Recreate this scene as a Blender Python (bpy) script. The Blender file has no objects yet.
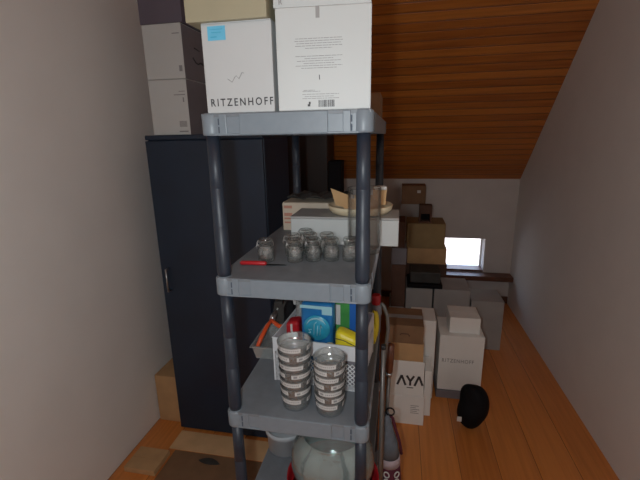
import bpy, bmesh, math, random
from mathutils import Vector, Matrix
random.seed(7)
PI = math.pi
SC = bpy.context.scene
COL = SC.collection

# ------------------------------------------------------------------ camera
R_ = Vector((0.9813, 0.1918, -0.0183)); F_ = Vector((-0.1901, 0.9486, -0.2531)).normalized()
R_ = (R_ - F_ * R_.dot(F_)).normalized(); U_ = R_.cross(F_).normalized()
CAM = Vector((0.41341, -0.88882, 1.61959))
cd = bpy.data.cameras.new('camera'); cd.sensor_width = 36; cd.lens = 394.74 / 640 * 36
cd.clip_start = 0.02
cam = bpy.data.objects.new('camera', cd); COL.objects.link(cam)
m3 = Matrix((R_, U_, -F_)).transposed()
cam.matrix_world = Matrix.Translation(CAM) @ m3.to_4x4()
SC.camera = cam

# ------------------------------------------------------------------ light
SC.view_settings.view_transform = 'Standard'
SC.view_settings.look = 'None'
SC.view_settings.gamma = 1
SC.view_settings.use_curve_mapping = False
SC.view_settings.exposure = 0.0
w = bpy.data.worlds.new('world'); SC.world = w; w.use_nodes = True
wn = w.node_tree
bg = wn.nodes['Background']
sky = wn.nodes.new('ShaderNodeTexSky'); sky.sky_type = 'PREETHAM'
sky.sun_direction = (0.2, 0.3, 0.9); sky.turbidity = 4
wn.links.new(sky.outputs[0], bg.inputs[0]); bg.inputs[1].default_value = 5.0
# the flash on the camera, a hand's width to the left of the lens
fl = bpy.data.lights.new('camera_flash', 'POINT'); fl.energy = 23.0; fl.shadow_soft_size = 0.016
fl.color = (0.91, 0.975, 1.0)
flo = bpy.data.objects.new('camera_flash', fl); COL.objects.link(flo)
flo.location = CAM - R_ * 0.072 + U_ * 0.005
# dim unseen area light overhead, added as ambient fill
al = bpy.data.lights.new('ambient_fill', 'AREA'); al.energy = 1.6; al.size = 0.5
al.color = (1.0, 0.84, 0.66)
alo = bpy.data.objects.new('ambient_fill', al); COL.objects.link(alo)
alo.location = (0.9, -0.9, 2.5)

# ------------------------------------------------------------------ materials
def mat(name, col, rough=0.6, metal=0.0, noise=0.0, nscale=20, bump=0.0, spec=0.5, col2=None, coat=0.0):
    m = bpy.data.materials.new(name); m.use_nodes = True
    nt = m.node_tree; b = nt.nodes['Principled BSDF']
    b.inputs['Base Color'].default_value = (*col, 1)
    b.inputs['Roughness'].default_value = rough
    b.inputs['Metallic'].default_value = metal
    b.inputs['Specular IOR Level'].default_value = spec
    b.inputs['Coat Weight'].default_value = coat
    if noise or bump or col2:
        tc = nt.nodes.new('ShaderNodeTexCoord')
        n = nt.nodes.new('ShaderNodeTexNoise'); n.inputs['Scale'].default_value = nscale
        n.inputs['Detail'].default_value = 5
        nt.links.new(tc.outputs['Object'], n.inputs['Vector'])
        if noise or col2:
            c2 = col2 or tuple(c * (1 - noise) for c in col)
            rmp = nt.nodes.new('ShaderNodeValToRGB')
            rmp.color_ramp.elements[0].position = 0.35; rmp.color_ramp.elements[0].color = (*c2, 1)
            rmp.color_ramp.elements[1].position = 0.65; rmp.color_ramp.elements[1].color = (*col, 1)
            nt.links.new(n.outputs['Fac'], rmp.inputs[0]); nt.links.new(rmp.outputs[0], b.inputs['Base Color'])
        if bump:
            bp = nt.nodes.new('ShaderNodeBump'); bp.inputs['Strength'].default_value = bump
            bp.inputs['Distance'].default_value = 0.002
            nt.links.new(n.outputs['Fac'], bp.inputs['Height']); nt.links.new(bp.outputs[0], b.inputs['Normal'])
    return m

def wood(name, c1, c2, axis, board, rough=0.35, gap=0.02, coord='Object'):
    """boards along 'axis' with dark joints and streaky grain"""
    m = bpy.data.materials.new(name); m.use_nodes = True
    nt = m.node_tree; N = nt.nodes; L = nt.links; b = N['Principled BSDF']
    tc = N.new('ShaderNodeTexCoord')
    sp = N.new('ShaderNodeSeparateXYZ'); L.new(tc.outputs[coord], sp.inputs[0])
    other = {'X': 'Y', 'Y': 'X'}[axis]
    dv = N.new('ShaderNodeMath'); dv.operation = 'DIVIDE'; dv.inputs[1].default_value = board
    L.new(sp.outputs[other], dv.inputs[0])
    fl_ = N.new('ShaderNodeMath'); fl_.operation = 'FLOOR'; L.new(dv.outputs[0], fl_.inputs[0])
    fr = N.new('ShaderNodeMath'); fr.operation = 'FRACT'; L.new(dv.outputs[0], fr.inputs[0])
    mp = N.new('ShaderNodeMapping'); L.new(tc.outputs[coord], mp.inputs[0])
    mp.inputs['Scale'].default_value = (1.5, 30, 30) if axis == 'X' else (30, 1.5, 30)
    n = N.new('ShaderNodeTexNoise'); n.inputs['Scale'].default_value = 1.6; n.inputs['Detail'].default_value = 6
    L.new(mp.outputs[0], n.inputs['Vector'])
    wn_ = N.new('ShaderNodeTexWhiteNoise'); wn_.noise_dimensions = '1D'; L.new(fl_.outputs[0], wn_.inputs['W'])
    ad = N.new('ShaderNodeMath'); ad.operation = 'MULTIPLY_ADD'; ad.inputs[1].default_value = 0.45
    L.new(wn_.outputs[0], ad.inputs[0]); L.new(n.outputs['Fac'], ad.inputs[2])
    r = N.new('ShaderNodeValToRGB'); L.new(ad.outputs[0], r.inputs[0])
    r.color_ramp.elements[0].position = 0.35; r.color_ramp.elements[0].color = (*c1, 1)
    r.color_ramp.elements[1].position = 0.95; r.color_ramp.elements[1].color = (*c2, 1)
    gt = N.new('ShaderNodeMath'); gt.operation = 'GREATER_THAN'; gt.inputs[1].default_value = gap
    L.new(fr.outputs[0], gt.inputs[0])
    mx = N.new('ShaderNodeMix'); mx.data_type = 'RGBA'
    L.new(gt.outputs[0], mx.inputs['Factor'])
    mx.inputs['A'].default_value = (c1[0] * .25, c1[1] * .25, c1[2] * .25, 1); L.new(r.outputs[0], mx.inputs['B'])
    L.new(mx.outputs['Result'], b.inputs['Base Color'])
    b.inputs['Roughness'].default_value = rough
    # each board is slightly crowned
    pp = N.new('ShaderNodeMath'); pp.operation = 'PINGPONG'; pp.inputs[1].default_value = 0.5; L.new(dv.outputs[0], pp.inputs[0])
    mn = N.new('ShaderNodeMath'); mn.operation = 'MINIMUM'; mn.inputs[1].default_value = 0.12; L.new(pp.outputs[0], mn.inputs[0])
    bp = N.new('ShaderNodeBump'); bp.inputs['Strength'].default_value = 0.9; bp.inputs['Distance'].default_value = 0.03
    L.new(mn.outputs[0], bp.inputs['Height']); L.new(bp.outputs[0], b.inputs['Normal'])
    return m

def glass(name, tint=(0.93, 0.96, 0.95), edge=(0.35, 0.4, 0.4), refl=1.0, dens=0.05, wavy=0.0):
    """thin clear glass: see-through, shiny, darker where seen edge-on"""
    m = bpy.data.materials.new(name); m.use_nodes = True
    nt = m.node_tree; N = nt.nodes; L = nt.links
    for x in list(N):
        if x.type == 'BSDF_PRINCIPLED': N.remove(x)
    out = N['Material Output']
    lw = N.new('ShaderNodeLayerWeight'); lw.inputs['Blend'].default_value = 0.35
    r = N.new('ShaderNodeValToRGB'); L.new(lw.outputs['Facing'], r.inputs[0])
    r.color_ramp.elements[0].position = 0.25; r.color_ramp.elements[0].color = (*tint, 1)
    r.color_ramp.elements[1].position = 0.95; r.color_ramp.elements[1].color = (*edge, 1)
    tr = N.new('ShaderNodeBsdfTransparent'); L.new(r.outputs[0], tr.inputs[0])
    gl = N.new('ShaderNodeBsdfGlossy'); gl.inputs['Roughness'].default_value = 0.07
    if wavy:                                                        # pressed glass: the shine breaks up into sparkles
        tc = N.new('ShaderNodeTexCoord'); nz = N.new('ShaderNodeTexNoise'); nz.inputs['Scale'].default_value = 110
        nz.inputs['Detail'].default_value = 1; L.new(tc.outputs['Object'], nz.inputs['Vector'])
        bp = N.new('ShaderNodeBump'); bp.inputs['Strength'].default_value = wavy; bp.inputs['Distance'].default_value = 0.004
        L.new(nz.outputs['Fac'], bp.inputs['Height']); L.new(bp.outputs[0], gl.inputs['Normal'])
    df = N.new('ShaderNodeBsdfDiffuse'); df.inputs[0].default_value = (0.75, 0.8, 0.8, 1)
    m0 = N.new('ShaderNodeMixShader'); m0.inputs[0].default_value = dens
    L.new(tr.outputs[0], m0.inputs[1]); L.new(df.outputs[0], m0.inputs[2])
    l2 = N.new('ShaderNodeLayerWeight'); l2.inputs['Blend'].default_value = 0.5      # same on both faces of the wall
    pw = N.new('ShaderNodeMath'); pw.operation = 'POWER'; pw.inputs[1].default_value = 4.0
    L.new(l2.outputs['Facing'], pw.inputs[0])
    mu = N.new('ShaderNodeMath'); mu.operation = 'MULTIPLY_ADD'; mu.inputs[1].default_value = 0.6; mu.use_clamp = True
    mu.inputs[2].default_value = 0.05 * refl
    L.new(pw.outputs[0], mu.inputs[0])
    m1 = N.new('ShaderNodeMixShader'); L.new(mu.outputs[0], m1.inputs[0])
    L.new(m0.outputs[0], m1.inputs[1]); L.new(gl.outputs[0], m1.inputs[2])
    L.new(m1.outputs[0], out.inputs[0])
    return m

M = {}
M['rim'] = mat('shelf_plastic', (0.195, 0.232, 0.268), 0.42, noise=0.06, nscale=60, bump=0.05)
M['deck'] = mat('shelf_deck_plastic', (0.175, 0.197, 0.222), 0.5, noise=0.12, nscale=30, bump=0.25)
M['post'] = mat('post_plastic', (0.018, 0.026, 0.042), 0.45, noise=0.15, nscale=25, bump=0.05)
M['groove'] = mat('socket_shadow_gap', (0.06, 0.08, 0.11), 0.7)
M['navy'] = mat('navy_lacquer', (0.009, 0.024, 0.052), 0.5, noise=0.25, nscale=4, bump=0.03)
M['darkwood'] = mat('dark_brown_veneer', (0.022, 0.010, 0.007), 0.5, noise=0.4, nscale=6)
M['black'] = mat('black_plastic', (0.006, 0.006, 0.008), 0.7, spec=0.15)
M['blacklid'] = mat('dark_paper', (0.05, 0.048, 0.045), 0.7, noise=0.4, nscale=15)
M['white_card'] = mat('white_carton', (0.50, 0.515, 0.52), 0.55, noise=0.04, nscale=8)
M['white_card2'] = mat('cool_white_carton', (0.53, 0.555, 0.555), 0.5, noise=0.03, nscale=8)
M['label_white'] = mat('paper_white', (0.62, 0.62, 0.61), 0.6)
M['bright_card'] = mat('bright_white_carton', (0.84, 0.85, 0.83), 0.5, noise=0.03, nscale=8)
M['grey_card'] = mat('grey_carton', (0.38, 0.375, 0.37), 0.7, noise=0.08, nscale=10)
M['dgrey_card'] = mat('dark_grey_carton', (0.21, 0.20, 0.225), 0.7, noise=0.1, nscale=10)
M['purple_card'] = mat('dark_purple_carton', (0.12, 0.105, 0.14), 0.7, noise=0.1, nscale=10)
M['cream_card'] = mat('cream_carton', (0.35, 0.315, 0.215), 0.6, noise=0.06, nscale=12)
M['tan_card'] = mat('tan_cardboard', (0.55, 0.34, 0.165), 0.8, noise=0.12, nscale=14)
M['glare_card'] = mat('floor_glare_card', (0.72, 0.47, 0.25), 0.7, noise=0.15, nscale=9)
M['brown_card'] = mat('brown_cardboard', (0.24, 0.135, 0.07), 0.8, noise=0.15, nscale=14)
M['dbrown_card'] = mat('dark_brown_cardboard', (0.12, 0.06, 0.04), 0.8, noise=0.2, nscale=14)
M['olive_card'] = mat('olive_cardboard', (0.33, 0.235, 0.11), 0.8, noise=0.12, nscale=14)
M['pink_card'] = mat('pinkish_carton', (0.58, 0.50, 0.40), 0.7, noise=0.06, nscale=14)
M['ink'] = mat('dark_print', (0.045, 0.045, 0.05), 0.6)
M['ink_grey'] = mat('grey_print', (0.25, 0.25, 0.26), 0.6)
M['red_print'] = mat('faded_red_print', (0.48, 0.22, 0.16), 0.6)
M['note'] = mat('blue_sticky_note', (0.13, 0.47, 0.68), 0.6, noise=0.08, nscale=40)
M['tape'] = mat('clear_tape', (0.30, 0.30, 0.30), 0.35)
M['glass'] = glass('clear_glass', tint=(.99, 1, .995), edge=(.50, .54, .54), dens=0.025, refl=2.4, wavy=.5)
M['vase_glass'] = glass('thin_clear_glass', tint=(.98, .985, .98), edge=(.55, .55, .55), dens=.015, refl=1.0)
M['glass_dish'] = glass('thick_clear_glass', tint=(0.985, 0.99, 0.99), edge=(0.58, 0.60, 0.61), dens=0.075, refl=2.8, wavy=.6)
M['bowl_glass'] = glass('greenish_glass', tint=(0.80, 0.92, 0.91), edge=(0.3, 0.42, 0.42), dens=0.18, refl=3, wavy=.25)
M['plastic_clear'] = glass('clear_plastic', tint=(0.85, 0.86, 0.86), edge=(0.6, 0.6, 0.62), dens=0.22, refl=1.5)
M['cream'] = mat('cream_ceramic', (0.74, 0.63, 0.44), 0.4, noise=0.06, nscale=20)
M['red'] = mat('red_plastic', (0.42, 0.012, 0.018), 0.35)
M['orange'] = mat('orange_red_plastic', (0.72, 0.09, 0.02), 0.35)
M['yellow'] = mat('yellow_plastic', (0.80, 0.66, 0.03), 0.4, noise=0.1, nscale=25)
M['blue'] = mat('blue_foil', (0.02, 0.20, 0.50), 0.32, noise=0.4, nscale=12)
M['cyan'] = mat('cyan_print', (0.03, 0.36, 0.55), 0.35, noise=0.25, nscale=30)
M['pale'] = mat('pale_print', (0.35, 0.62, 0.70), 0.4)
M['green'] = mat('green_print', (0.07, 0.33, 0.08), 0.4, noise=0.25, nscale=25)
M['bluecarton'] = mat('royal_blue_print', (0.02, 0.13, 0.48), 0.4)
M['white_plastic'] = mat('white_plastic', (0.68, 0.70, 0.73), 0.35)
M['steel'] = mat('brushed_steel', (0.42, 0.42, 0.42), 0.3, metal=0.9)
M['alu'] = mat('grey_tube_paint', (0.16, 0.15, 0.14), 0.35, metal=0.4)
M['grip'] = mat('brown_wood_handle', (0.13, 0.042, 0.02), 0.4, noise=0.3, nscale=12)
M['rubber'] = mat('black_rubber', (0.02, 0.02, 0.02), 0.8)
M['cloth_grey'] = mat('grey_blue_cloth', (0.14, 0.165, 0.20), 0.9, noise=0.2, nscale=40, bump=0.3)
M['cloth_band'] = mat('pale_cloth_band', (0.46, 0.38, 0.42), 0.9, noise=0.1, nscale=40)
M['maroon'] = mat('maroon_cloth', (0.10, 0.012, 0.03), 0.85, noise=0.2, nscale=40)
M['tub'] = mat('pale_grey_plastic', (0.50, 0.54, 0.58), 0.5, noise=0.1, nscale=15)
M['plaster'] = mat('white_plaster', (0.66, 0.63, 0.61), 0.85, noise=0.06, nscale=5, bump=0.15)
M['wplaster'] = mat('white_painted_wall', (0.84, 0.83, 0.81), 0.8, noise=0.03, nscale=5, bump=0.1)
M['ceil'] = wood('varnished_ceiling_boards', (0.34, 0.10, 0.018), (0.60, 0.21, 0.04), 'X', 0.064, 0.28, gap=0.06)
M['floor'] = wood('laminate_floor', (0.50, 0.165, 0.035), (0.72, 0.27, 0.065), 'Y', 0.19, 0.4, gap=0.012)
M['sillwood'] = mat('brown_stained_wood', (0.16, 0.06, 0.03), 0.45, noise=0.3, nscale=10)
M['winframe'] = mat('window_frame_paint', (0.8, 0.76, 0.70), 0.5)

# ------------------------------------------------------------------ mesh helpers
def B(): return bmesh.new()

def box(bm, x0, x1, y0, y1, z0, z1, bev=0.0, mi=0, seg=2, rot=0.0, piv=None):
    vs = [bm.verts.new((x, y, z)) for x in (x0, x1) for y in (y0, y1) for z in (z0, z1)]
    idx = [(0, 1, 3, 2), (4, 6, 7, 5), (0, 4, 5, 1), (2, 3, 7, 6), (0, 2, 6, 4), (1, 5, 7, 3)]
    fs = [bm.faces.new([vs[i] for i in f]) for f in idx]
    for f in fs: f.material_index = mi
    geo = list(vs)
    if bev:
        es = list({e for f in fs for e in f.edges})
        r = bmesh.ops.bevel(bm, geom=es, offset=bev, segments=seg, affect='EDGES', profile=0.5)
        geo = list({v for f in r['faces'] for v in f.verts} | {v for v in vs if v.is_valid})
        for f in r['faces']: f.material_index = mi
    if rot:
        c = Vector(piv) if piv else Vector(((x0 + x1) / 2, (y0 + y1) / 2, 0))
        bmesh.ops.rotate(bm, verts=geo, cent=c, matrix=Matrix.Rotation(rot, 3, 'Z'))
    return geo

def lathe(bm, prof, c=(0, 0), n=32, mi=0, a0=0.0, a1=2 * PI, sx=1, sy=1):
    full = abs(a1 - a0 - 2 * PI) < 1e-6
    k = n if full else n + 1
    rings = []
    for (r, z) in prof:
        ring = []
        for i in range(k):
            a = a0 + (a1 - a0) * i / n
            ring.append(bm.verts.new((c[0] + r * sx * math.cos(a), c[1] + r * sy * math.sin(a), z)))
        rings.append(ring)
    for j in range(len(rings) - 1):
        for i in range(n):
            i2 = (i + 1) % k
            f = bm.faces.new((rings[j][i], rings[j][i2], rings[j + 1][i2], rings[j + 1][i]))
            f.smooth = True; f.material_index = mi
    if full:
        for j, fl_ in ((0, True), (-1, False)):
            if prof[j][0] > 1e-5:
                f = bm.faces.new(rings[j][::-1] if fl_ else rings[j]); f.material_index = mi
    return rings

def tube(bm, pts, rad, n=12, mi=0):
    pts = [Vector(p) for p in pts]
    rads = rad if isinstance(rad, (list, tuple)) else [rad] * len(pts)
    rings = []; up = None
    for i, p in enumerate(pts):
        t = (pts[min(i + 1, len(pts) - 1)] - pts[max(i - 1, 0)]).normalized()
        if up is None:
            up = Vector((0, 0, 1)) if abs(t.z) < .9 else Vector((1, 0, 0))
        s = t.cross(up).normalized(); up = s.cross(t).normalized()
        rings.append([bm.verts.new(p + (s * math.cos(2 * PI * k / n) + up * math.sin(2 * PI * k / n)) * rads[i]) for k in range(n)])
    for j in range(len(rings) - 1):
        for i in range(n):
            f = bm.faces.new((rings[j][i], rings[j][(i + 1) % n], rings[j + 1][(i + 1) % n], rings[j + 1][i]))
            f.smooth = True; f.material_index = mi
    for rr in (rings[0][::-1], rings[-1]):
        f = bm.faces.new(rr); f.material_index = mi

def obj(name, bm, mats, parent=None, loc=None, rotz=0):
    bmesh.ops.recalc_face_normals(bm, faces=bm.faces)
    me = bpy.data.meshes.new(name); bm.to_mesh(me); bm.free()
    for m in (mats if isinstance(mats, (list, tuple)) else [mats]): me.materials.append(m)
    o = bpy.data.objects.new(name, me); COL.objects.link(o)
    if parent: o.parent = parent
    if loc: o.location = loc
    o.rotation_euler.z = rotz
    return o

def tag(o, label, cat, group=None, kind=None):
    if label: o['label'] = label
    if cat: o['category'] = cat
    if group: o['group'] = group
    if kind: o['kind'] = kind
    return o

def thing(name, label, cat, loc=(0, 0, 0), rotz=0, group=None):
    o = bpy.data.objects.new(name, None); o.empty_display_size = 0.05; COL.objects.link(o)
    o.location = loc; o.rotation_euler.z = rotz
    return tag(o, label, cat, group)

def structure(name, bm, m):
    o = obj(name, bm, m); o['kind'] = 'structure'; return o

def text(name, s, size, m, parent, loc, rot, align='LEFT', space=1.0, bold=0.0, sx=1.0):
    cu = bpy.data.curves.new('letters', 'FONT'); cu.body = s; cu.size = size; cu.align_x = align
    cu.extrude = 0.0002; cu.space_character = space; cu.offset = bold; cu.resolution_u = 3
    t = bpy.data.objects.new('letters', cu); COL.objects.link(t)
    bpy.context.view_layer.update()
    me = bpy.data.meshes.new_from_object(t.evaluated_get(bpy.context.evaluated_depsgraph_get()))
    COL.objects.unlink(t); bpy.data.objects.remove(t)
    me.materials.clear(); me.materials.append(m)
    o = bpy.data.objects.new(name, me); COL.objects.link(o); o.parent = parent
    o.location = loc; o.rotation_euler = rot; o.scale = (sx, 1, 1)
    return o
FRONT = (PI / 2, 0, 0)               # lettering on a face that looks towards -y
SIDE = (PI / 2, 0, PI / 2)           # lettering on a face that looks towards +x

def dup(root, loc, rotz=0, label=None, group=None, scale=None):
    r = root.copy(); COL.objects.link(r); r.location = loc; r.rotation_euler.z = rotz
    if label: r['label'] = label
    if group: r['group'] = group
    if scale: r.scale = scale
    for ch in list(root.children):
        c = ch.copy(); COL.objects.link(c); c.parent = r
        for g in list(ch.children):
            d = g.copy(); COL.objects.link(d); d.parent = c
    return r

def carton(name, label, x0, x1, y0, y1, z0, z1, m, rot=0, group=None, cat='box', flap=True, tape=False, bev=0.002):
    """closed carton: walls, folded lid flaps with the slit between them, tape"""
    cx, cy = (x0 + x1) / 2, (y0 + y1) / 2; hx, hy, h = (x1 - x0) / 2, (y1 - y0) / 2, z1 - z0
    t = thing(name, label, cat, (cx, cy, z0), rot, group)
    bm = B(); box(bm, -hx, hx, -hy, hy, 0, h - .002, bev)
    obj('body', bm, m, t)
    if flap:
        bm = B(); g = 0.0012
        box(bm, -hx + .001, hx - .001, -hy + .0005, -g, h - .0018, h, .0004)
        box(bm, -hx + .001, hx - .001, g, hy - .0005, h - .0018, h, .0004)
        obj('lid_flap', bm, m, t)
    if tape:
        bm = B(); box(bm, -hx - .0006, hx + .0006, -.022, .022, h - .05, h + .0006)
        obj('tape', bm, M['tape'], t)
    return t

# ------------------------------------------------------------------ the room
XL, XR, YF, YB, ZK, ZC = -0.95, 1.5, -2.6, 3.0, 1.215, 2.6
bm = B(); box(bm, XL - .1, XR + .1, YF - .1, YB + .3, -.1, 0); structure('floor', bm, M['floor'])
WX0, WX1, WZ0, WZ1 = 0.875, 1.25, 0.312, 0.645
bm = B()
box(bm, XL - .1, WX0, YB, YB + .22, 0, ZK + .08); box(bm, WX1, XR + .1, YB, YB + .22, 0, ZK + .08)
box(bm, WX0, WX1, YB, YB + .22, 0, WZ0); box(bm, WX0, WX1, YB, YB + .22, WZ1, ZK + .08)
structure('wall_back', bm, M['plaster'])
bm = B(); box(bm, XL - .1, XL, YF - .1, YB, 0, ZC + .1); structure('wall_left', bm, M['wplaster'])
bm = B(); box(bm, XR, XR + .1, YF - .1, YB, 0, ZC + .1); structure('wall_right', bm, M['wplaster'])
bm = B(); box(bm, XL, XR, YF - .1, YF, 0, ZC + .1); structure('wall_front', bm, M['wplaster'])
# sloping ceiling: built flat, then tipped about its foot on the low wall
bm = B(); Ls = math.hypot(ZC - ZK, ZC - ZK)
box(bm, XL - .1, XR + .1, -Ls - .05, 0.1, 0, .06)
sl = structure('ceiling', bm, M['ceil']); sl.location = (0, YB, ZK); sl.rotation_euler.x = -PI / 4
bm = B(); box(bm, XL, XR, YF, YB - (ZC - ZK) + .06, ZC, ZC + .06)
structure('ceiling', bm, M['ceil'])
bm = B()                                                            # window frame and pane in the low wall
fw = .013
box(bm, WX0, WX0 + fw, YB + .13, YB + .17, WZ0, WZ1, .003); box(bm, WX1 - fw, WX1, YB + .13, YB + .17, WZ0, WZ1, .003)
box(bm, WX0 + fw, WX1 - fw, YB + .13, YB + .17, WZ0, WZ0 + fw, .003); box(bm, WX0 + fw, WX1 - fw, YB + .13, YB + .17, WZ1 - fw, WZ1, .003)
wf = structure('window_1', bm, M['winframe'])
bm = B(); box(bm, WX0 + fw - .004, WX1 - fw + .004, YB + .148, YB + .152, WZ0 + fw - .004, WZ1 - fw + .004)
obj('pane', bm, M['glass'], wf)
bm = B(); box(bm, WX0 - .04, XR, YB - .13, YB, WZ0 - .05, WZ0 - .003, .004); box(bm, WX0 + .001, WX1 - .001, YB - .004, YB + .129, WZ0 + .0005, WZ0 + .020, .002); structure('trim_1', bm, M['sillwood'])
bm = B(); box(bm, XL, XR, YB - .015, YB, 0, .07, .003); structure('baseboard_back', bm, M['sillwood'])

# ------------------------------------------------------------------ navy cabinet beside the shelving
CT = 1.64
t = thing('cabinet', 'tall navy blue cabinet left of the grey shelving with white boxes on its top', 'cabinet', (-.4825, .85, 0))
bm = B(); box(bm, -.2925, .2925, .02, .42, 0.03, CT - .022, .003); obj('body', bm, M['navy'], t)
bm = B(); box(bm, -.2925, .2925, 0, .42, CT - .022, CT, .004); obj('top_panel', bm, M['navy'], t)
bm = B(); box(bm, -.2925, .2905, 0.0, .019, .012, CT - .026, .003); d = obj('door', bm, M['navy'], t)
bm = B(); tube(bm, [(-.25, .0, .98), (-.25, -.025, .98), (-.25, -.025, .86), (-.25, 0, .86)], .005); obj('handle', bm, M['steel'], d)
bm = B(); box(bm, -.28, .28, .04, .40, 0, .03); obj('plinth', bm, M['black'], t)

# ------------------------------------------------------------------ shelving unit
W, L, S, H, TOP = .3495, .765, .39153, .048, 1.62612
sh = thing('shelving_unit', 'tall grey plastic shelving unit with round dark blue posts, filled with glassware', 'shelving', (-.0125, -.006, 0))
def make_shelf():
    bm = B(); r = .0218
    # deck plate
    box(bm, -.0166, W + .0166, -.0166, L + .0166, H - .008, H - .0002, .0006, mi=1)
    # four hollow-looking corner sockets
    for cx, cy in ((0, 0), (W, 0), (W, L), (0, L)):
        lathe(bm, [(r - .003, 0), (r - .0005, .002), (r, .006), (r, H - .004), (r - .002, H - .0005), (r - .005, H)], (cx, cy), 32)
        lathe(bm, [(r - .0085, H), (r - .008, H + .0012), (r - .006, H + .0012), (r - .005, H)], (cx, cy), 32)
    # rims: recessed web, raised centre panel and the two steps beside each corner
    def rim(fn, ln):
        fn(.0, ln, -.0158, -.008, .0, H - .0016)                     # web
        fn(.026, .043, -.0185, -.010, .002, H - .0016)               # short step by each corner
        fn(ln - .043, ln - .026, -.0185, -.010, .002, H - .0016)
        fn(.075, ln - .075, -.0200, -.010, .001, H - .0014)          # raised panel
        fn(.0, ln, -.0185, -.008, -.0005, .004)                     # bottom bead
    def fx(a, b, c, d_, e, f): box(bm, a, b, c, d_, e, f, .0015)
    def bx_(a, b, c, d_, e, f): box(bm, a, b, L - d_, L - c, e, f, .0015)
    def lx(a, b, c, d_, e, f): box(bm, c, d_, a, b, e, f, .0015)
    def rx(a, b, c, d_, e, f): box(bm, W - d_, W - c, a, b, e, f, .0015)
    rim(fx, W); rim(bx_, W); rim(lx, L); rim(rx, L)
    # ribs under the deck
    for k in range(1, 6): box(bm, .0, W, L * k / 6 - .0015, L * k / 6 + .0015, .012, H - .012)
    for k in range(1, 3): box(bm, W * k / 3 - .0015, W * k / 3 + .0015, .0, L, .012, H - .012)
    return bm
def make_clips(x):
    bm = B()
    if 1:
        for z in (.012, .030): box(bm, x - .0018, x + .0018, -.0175, -.0150, z - .007, z + .007, .0005)
    return bm
s0 = obj('shelf', make_shelf(), [M['rim'], M['deck']], sh)
c0 = [obj('clip_slot', make_clips(x), M['groove'], s0) for x in (.0245, W - .0245)]
shelves = []
for k in range(5):
    if k == 0: s = s0
    else:
        s = s0.copy(); COL.objects.link(s); s.parent = sh
        for q in c0:
            c = q.copy(); COL.objects.link(c); c.parent = s
    s.location = (0, 0, TOP - k * S)
def post_bm():
    bm = B(); q = .0163
    lathe(bm, [(q - .001, 0), (q + .0012, .012), (q + .0012, .02), (q + .0006, .13), (q + .0001, .1305), (q + .0001, .1325), (q, .133),
               (q - .0003, .22), (q - .0007, .2205), (q - .0007, .223), (q - .0004, .2235), (q - .0014, S - H)], n=32)
    return bm
p0 = obj('post', post_bm(), M['post'], sh)
first = True
for k in range(4):
    for cx, cy in ((0, 0), (W, 0), (W, L), (0, L)):
        if first: o = p0; first = False
        else: o = p0.copy(); COL.objects.link(o); o.parent = sh
        o.location = (cx, cy, TOP - (k + 1) * S + H)
bm = B(); lathe(bm, [(.014, 0), (.0165, .004), (.0163, .06)], n=24); f0 = obj('foot', bm, M['post'], sh)
for i, (cx, cy) in enumerate(((0, 0), (W, 0), (W, L), (0, L))):
    o = f0 if i == 0 else f0.copy()
    if i: COL.objects.link(o); o.parent = sh
    o.location = (cx, cy, 0)
Z1, Z2, Z3, Z4 = TOP + H, TOP - S + H, TOP - 2 * S + H, TOP - 3 * S + H     # tops of the decks

# ------------------------------------------------------------------ boxes on the top shelf
t = thing('shipping_carton', 'white carton printed RITZENHOFF with a blue sticky note, left on the top shelf', 'box', (0, 0, Z1 + .0005))
bm = B(); box(bm, -.014, .144, -.019, .11, 0, .182, .002); obj('body', bm, M['white_card'], t)
bm = B(); box(bm, -.013, .143, -.0185, .0455, .182, .1838); box(bm, -.013, .143, .0465, .109, .182, .1838); obj('lid_flap', bm, M['white_card'], t)
text('lettering', 'RITZENHOFF', .0225, M['ink'], t, (-.0045, -.0196, .0150), FRONT, space=1.38, sx=.86, bold=.0003)
bm = B(); box(bm, .0015, .0420, -.0200, -.0194, .149, .177); box(bm, .006, .036, -.0206, -.0200, .170, .1707, mi=1)
box(bm, .010, .032, -.0204, -.0200, .164, .1652, mi=1); box(bm, .008, .022, -.0204, -.0200, .155, .1565, mi=1)
obj('sticky_note', bm, [M['note'], M['cyan']], t)['label'] = 'bright blue sticky note'
bm = B(); tube(bm, [(.04, -.0193, .0705), (.05, -.0193, .064), (.056, -.0193, .073), (.060, -.0193, .0765), (.066, -.0193, .070), (.074, -.0193, .083), (.078, -.0193, .081)], .0006, 6)
obj('pencil_scribble', bm, M['ink_grey'], t)

t = thing('shipping_carton', 'large white carton with small printed paragraphs and a barcode on the top shelf', 'box', (-.002, -.010, Z1 + .0005), .07)
bm = B(); box(bm, .1555, .3525, -.026, .20, 0, .2, .002); obj('body', bm, M['white_card2'], t)
bm = B(); box(bm, .1565, .3515, -.0255, .0865, .2, .2018); box(bm, .1565, .3515, .0875, .199, .2, .2018); obj('lid_flap', bm, M['white_card2'], t)
bm = B(); box(bm, .2395, .2475, -.0266, -.0255, .178, .1995); obj('tape', bm, M['tape'], t)
bm = B(); rr = random.Random(3)
def line(bm, xc, wid, z, hgt=.0010):
    x = xc - wid / 2
    while x < xc + wid / 2:
        w_ = rr.uniform(.004, .013); w_ = min(w_, xc + wid / 2 - x)
        if w_ > .001: box(bm, x, x + w_, -.0264, -.0259, z, z + hgt)
        x += w_ + .0012
for i, wd in enumerate((.096, .100, .092, .098, .056)): line(bm, .2445, wd, .1400 - i * .0046)
for i, wd in enumerate((.098, .060, .092, .064, .098, .074)): line(bm, .2445, wd, .1065 - i * .0046)
line(bm, .223, .024, .0400); line(bm, .2275, .038, .0375)
line(bm, .247, .078, .0320); line(bm, .244, .062, .0275); line(bm, .247, .078, .0235)
obj('printed_text', bm, M['ink_grey'], t)
bm = B()
x = .2425
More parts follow.
